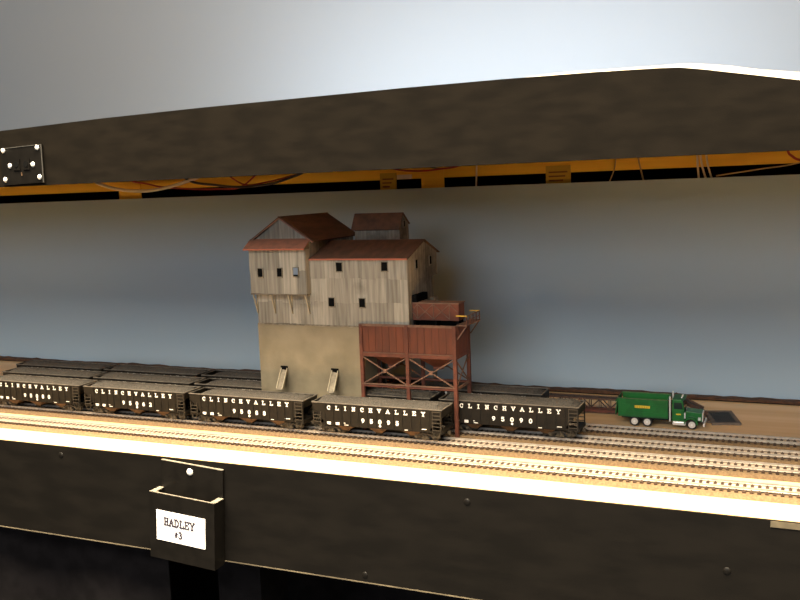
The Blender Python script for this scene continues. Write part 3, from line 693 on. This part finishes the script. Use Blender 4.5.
for i in (1, 2): bs.bar((vx[i], yb, zt), (vx[i+1], yb, zb), .0008, .0008, (0, 1, 0)); bs.bar((vx[i], yb-.0002, zb), (vx[i+1], yb-.0002, zt), .0008, .0008, (0, 1, 0))
bs.bar((vx[0], yb, (zt+zb)/2), (vx[1], yb, zt), .0008, .0008, (0, 1, 0)); bs.bar((vx[0], yb, (zt+zb)/2), (vx[1], yb, zb), .0008, .0008, (0, 1, 0)); bs.bar((vx[3], yb, zt), (vx[4], yb, -.141), .0008, .0008, (0, 1, 0))
bs.build('cross_strips', M['bin_brace'], up)
# walkway on the right end
wk = tpart('walkway', MB().box(-.3462, -.3335, .9420, .9895, -.1558, -.1545), M['bin_brace'])
for y in (.9435, .9550, .9660, .9770, .9885): MB().box(-.3345, -.3337, y-.0004, y+.0004, -.1544, -.1446).build('railing_post', M['bin_frame'], wk)
MB().box(-.3346, -.3336, .9430, .9890, -.1450, -.1442).box(-.3345, -.3337, .9430, .9890, -.1500, -.1494).build('hand_rail', M['bin_brace'], wk)
for y in (.9432, .9888): MB().box(-.3462, -.3336, y-.0006, y+.0006, -.1450, -.1438).build('end_rail', M['yellow'], wk, label='yellow end rail')
for y in (.9430, .9880): MB().bar((-.3455, y, -.1712), (-.3345, y, -.1560), .0013).build('strut', M['bin_brace'], wk)
# footing pad by the near bin leg
tag(MB().prism([(-.373, .9348), (-.3335, .9348), (-.3300, .9428), (-.372, .9428)], 'z', ZT, ZT+.0032).build('footing_pad', M['cork']), 'small tan cork pad lying at the foot of the right red bin leg', 'pad')

# ------------------------------------------------------------------ conveyor truss and truck dump
cv = empty('conveyor', (-.23, 1.104, ZT), 'low brown lattice conveyor bridge running behind the green truck', 'conveyor')
for y in (-.006, .006):
    t_ = MB().box(-.16, .108, y-.0009, y+.0009, .0020, .0056); t_.build('lower_chord', M['truss_red'], cv)
    MB().box(-.16, .108, y-.0009, y+.0009, .0180, .0202).build('upper_chord', M['truss'], cv)
    for i in range(22):
        x = -.158+.0121*i; MB().box(x-.0005, x+.0005, y-.0005, y+.0005, .0056, .0180).build('lattice_post', M['truss'], cv)
        x2 = x+.0121
        if x2 < .109: MB().bar((x, y, .0058 if i % 2 else .0178), (x2, y, .0178 if i % 2 else .0058), .0011).build('lattice_diagonal', M['truss'], cv)
MB().box(-.16, .108, -.0051, .0051, .0176, .0190).build('belt', M['grate'], cv)
for x in (-.158, -.10, -.03, .04, .106): MB().box(x-.0012, x+.0012, -.0065, .0065, 0, .0020).build('foot', M['truss'], cv)
ang = R(14)
td = empty('truck_dump', (-.0762, 1.1130, ZT), 'flat dark grated truck dump frame lying on the plywood right of the truck', 'truck dump', rot=(0, 0, ang))
gx, gy = .0163, .0300
MB().box(-gx, gx, -gy, -gy+.0055, 0, .0026).box(-gx, gx, gy-.0055, gy, 0, .0026).box(-gx, -gx+.0045, -gy+.0055, gy-.0055, 0, .0026).box(gx-.0045, gx, -gy+.0055, gy-.0055, 0, .0026).build('frame', M['grate_frame'], td)
for i in range(10):
    x = -gx+.0058+.00237*i; MB().box(x-.0008, x+.0008, -gy+.0055, gy-.0055, .0010, .0022).build('grate_bar', M['grate'], td)
MB().box(-gx+.0045, gx-.0045, -gy+.0055, gy-.0055, .0002, .0008).build('pit_plate', M['void'], td)
MB().box(-gx-.014, -gx-.0003, -gy+.010, -gy+.024, 0, .0024).build('side_plate', M['grate_frame'], td)
ic = MB()
a = Vector((-gx-.001, .012, .0050)); b = Vector((-gx-.034, .012, .0230))
ic.bar(a, b, .0260, .0024)
ic.build('inclined_belt', M['grate'], td, label='dark belt rising from the dump to the conveyor')
for y in (-.0015, .0255): MB().bar(a+Vector((0, y-.012, .0012)), b+Vector((0, y-.012, .0012)), .0016, .0046).build('belt_rail', M['truss'], td)

# ------------------------------------------------------------------ green dump truck
tk = empty('dump_truck', (-.1365, 1.070, ZT), 'green toy dump truck with chrome trim parked behind the tracks', 'truck')
HW = .0165
def kp(name, mb, m, parent=None, **k): return mb.build(name, m, parent or tk, **k)
bz0, bz1, bxa, bxb = .0112, .0322, -.0510, .0055
bd_ = MB(); th = .0010
bd_.box(bxa, bxb, -HW, -HW+th, bz0, bz1); bd_.box(bxa, bxb, HW-th, HW, bz0, bz1); bd_.box(bxb-th, bxb, -HW+th, HW-th, bz0, bz1+.0010); bd_.box(bxa, bxb-th, -HW+th, HW-th, bz0, bz0+.0015)
body = kp('dump_body', bd_, M['green'])
for y0, y1 in ((-HW-.0006, -HW+.0010), (HW-.0010, HW+.0006)): MB().box(bxa-.0003, bxb+.0003, y0, y1, bz1, bz1+.0010).build('top_rail', M['green_worn'], body)
for z in (.0165, .0255): MB().box(bxa+.004, bxb-.004, -HW-.0004, -HW-.0001, z, z+.0005).build('side_rib', M['green'], body)
MB().box(bxa+.001, bxb-.001, -HW-.0007, -HW-.0001, bz0, bz0+.0016).build('lower_rail', M['green_dark'], body)
for x in (bxa+.0012, bxb-.0012): MB().box(x-.0010, x+.0010, -HW-.0006, -HW-.0001, bz0, bz1).build('corner_post', M['green'], body)
lg = MB().box(-.0318, -.0145, -HW-.0006, -HW-.0002, .0220, .0250).build('name_panel', M['logo'], body, label='yellow name strip, lettering too small to read')
s_ = MB()
for i in range(8): s_.box(-.0305+.00195*i, -.0301+.00195*i, -HW-.0008, -HW-.0006, .0224, .0244)
s_.build('name_marks', M['logo_dark'], lg)
# swung tailgate
tg = MB(); tg.bar((bxa-.0006, HW-.0004, bz1+.0003), (bxa-.0090, HW-.0004, .0200), .0010, .0012); tg.bar((bxa-.0006, -HW+.0004, bz1-.0030), (bxa-.0030, -HW+.0004, .0150), .0008, .0010)
tg.build('tailgate_arm', M['green'], body); MB().bar((bxa-.0010, 0, bz1), (bxa-.0030, 0, bz0+.001), 2*HW-.0012, .0008, (1, 0, 0)).build('tailgate', M['green_dark'], body)
fr_ = kp('chassis', MB().box(-.0490, .0440, -.0055, .0055, .0068, .0100).box(-.0300, .0050, -.0120, .0120, .0080, .0111), M['rubber'])
for x, w2 in ((-.0322, 1), (-.0178, 1), (.0320, 0)):
    for s2 in (-1, 1):
        wt = MB().cyl((x, s2*(HW-.0030), .0058), .0058, .0052 if w2 else .0036, 'y', 24).build('wheel', M['rubber'], tk, bevel=.0006)
        h_ = MB().cyl((x, s2*(HW-.0001), .0058), .0038, .0010, 'y', 20).build('hub', M['wheel'], wt)
        MB().cyl((x, s2*(HW+.0005), .0058), .0014, .0008, 'y', 12).build('hub_cap', M['chrome'], wt)
# cab
cab = MB()
cab.prism([(.0120, .0085), (.0255, .0085), (.0255, .0225), (.0238, .0322), (.0225, .0335), (.0128, .0335), (.0120, .0325)], 'y', -.0138, .0138)
cb_ = kp('cab', cab, M['green'], bevel=.0006); cb_.location.x = -.0022
MB().prism([(.0142, .0228), (.0240, .0228), (.0226, .0302), (.0142, .0302)], 'y', -.01415, -.0139).build('side_window', M['glass'], cb_)
MB().prism([(.0142, .0228), (.0240, .0228), (.0226, .0302), (.0142, .0302)], 'y', .0139, .01415).build('side_window', M['glass'], cb_)
MB().bar((.02565, 0, .0232), (.0242, 0, .0312), .0240, .0004, (1, 0, 0)).build('windshield', M['glass'], cb_)
MB().box(.0138, .0245, -.0146, -.0142, .0118, .0219).build('door', M['green'], cb_)
MB().box(.0165, .0220, -.0149, -.0147, .0160, .0175).build('door_mark', M['logo'], cb_)
MB().box(.0125, .0262, -.0120, .0120, .0336, .0344).build('visor', M['green_dark'], cb_)
for y in (-.007, 0, .007): MB().dome((.022, y, .0344), .0009, .0014, 'z', 1).build('roof_lamp', M['chrome'], cb_)
hd = MB().prism([(.0257, .0105), (.0258, .0198), (.0430, .0182), (.0436, .0170), (.0436, .0085), (.0380, .0085), (.0262, .0105)], 'y', -.0098, .0098)
hood = kp('hood', hd, M['green'], bevel=.0006); hood.location.x = -.0014
for s2 in (-1, 1):
    fn = MB(); n = 10; pts = [(.0320+.0078*math.cos(math.pi*i/n), .0058+.0078*math.sin(math.pi*i/n)) for i in range(n+1)]+[(.0320+.0064*math.cos(math.pi*(n-i)/n), .0058+.0064*math.sin(math.pi*(n-i)/n)) for i in range(n+1)]
    y0, y1 = sorted((s2*.0100, s2*.0160)); fn.prism(pts, 'y', y0, y1).build('fender', M['green'], hood)
    MB().box(.0398, .0425, min(s2*.0100, s2*.0130), max(s2*.0100, s2*.0130), .0105, .0135).build('headlamp', M['chrome'], hood)
    MB().cyl((.0098, s2*.0148, .0225), .0010, .0290, 'z', 12).build('exhaust_stack', M['chrome'], cb_)
    MB().cyl((.0115, s2*.0130, .0080), .0036, .0001, 'x', 12)
    MB().box(.0105, .0250, min(s2*.0118, s2*.0158), max(s2*.0118, s2*.0158), .0040, .0084).build('fuel_tank', M['chrome'], fr_, bevel=.0010)
    MB().box(.0250, .0268, min(s2*.0105, s2*.0135), max(s2*.0105, s2*.0135), .0120, .0185).build('air_cleaner', M['chrome'], cb_)
MB().box(.0437, .0447, -.0085, .0085, .0080, .0180).build('grille', M['chrome'], hood)
MB().box(.0440, .0458, -.0150, .0150, .0038, .0076).build('bumper', M['chrome'], fr_, bevel=.0004)
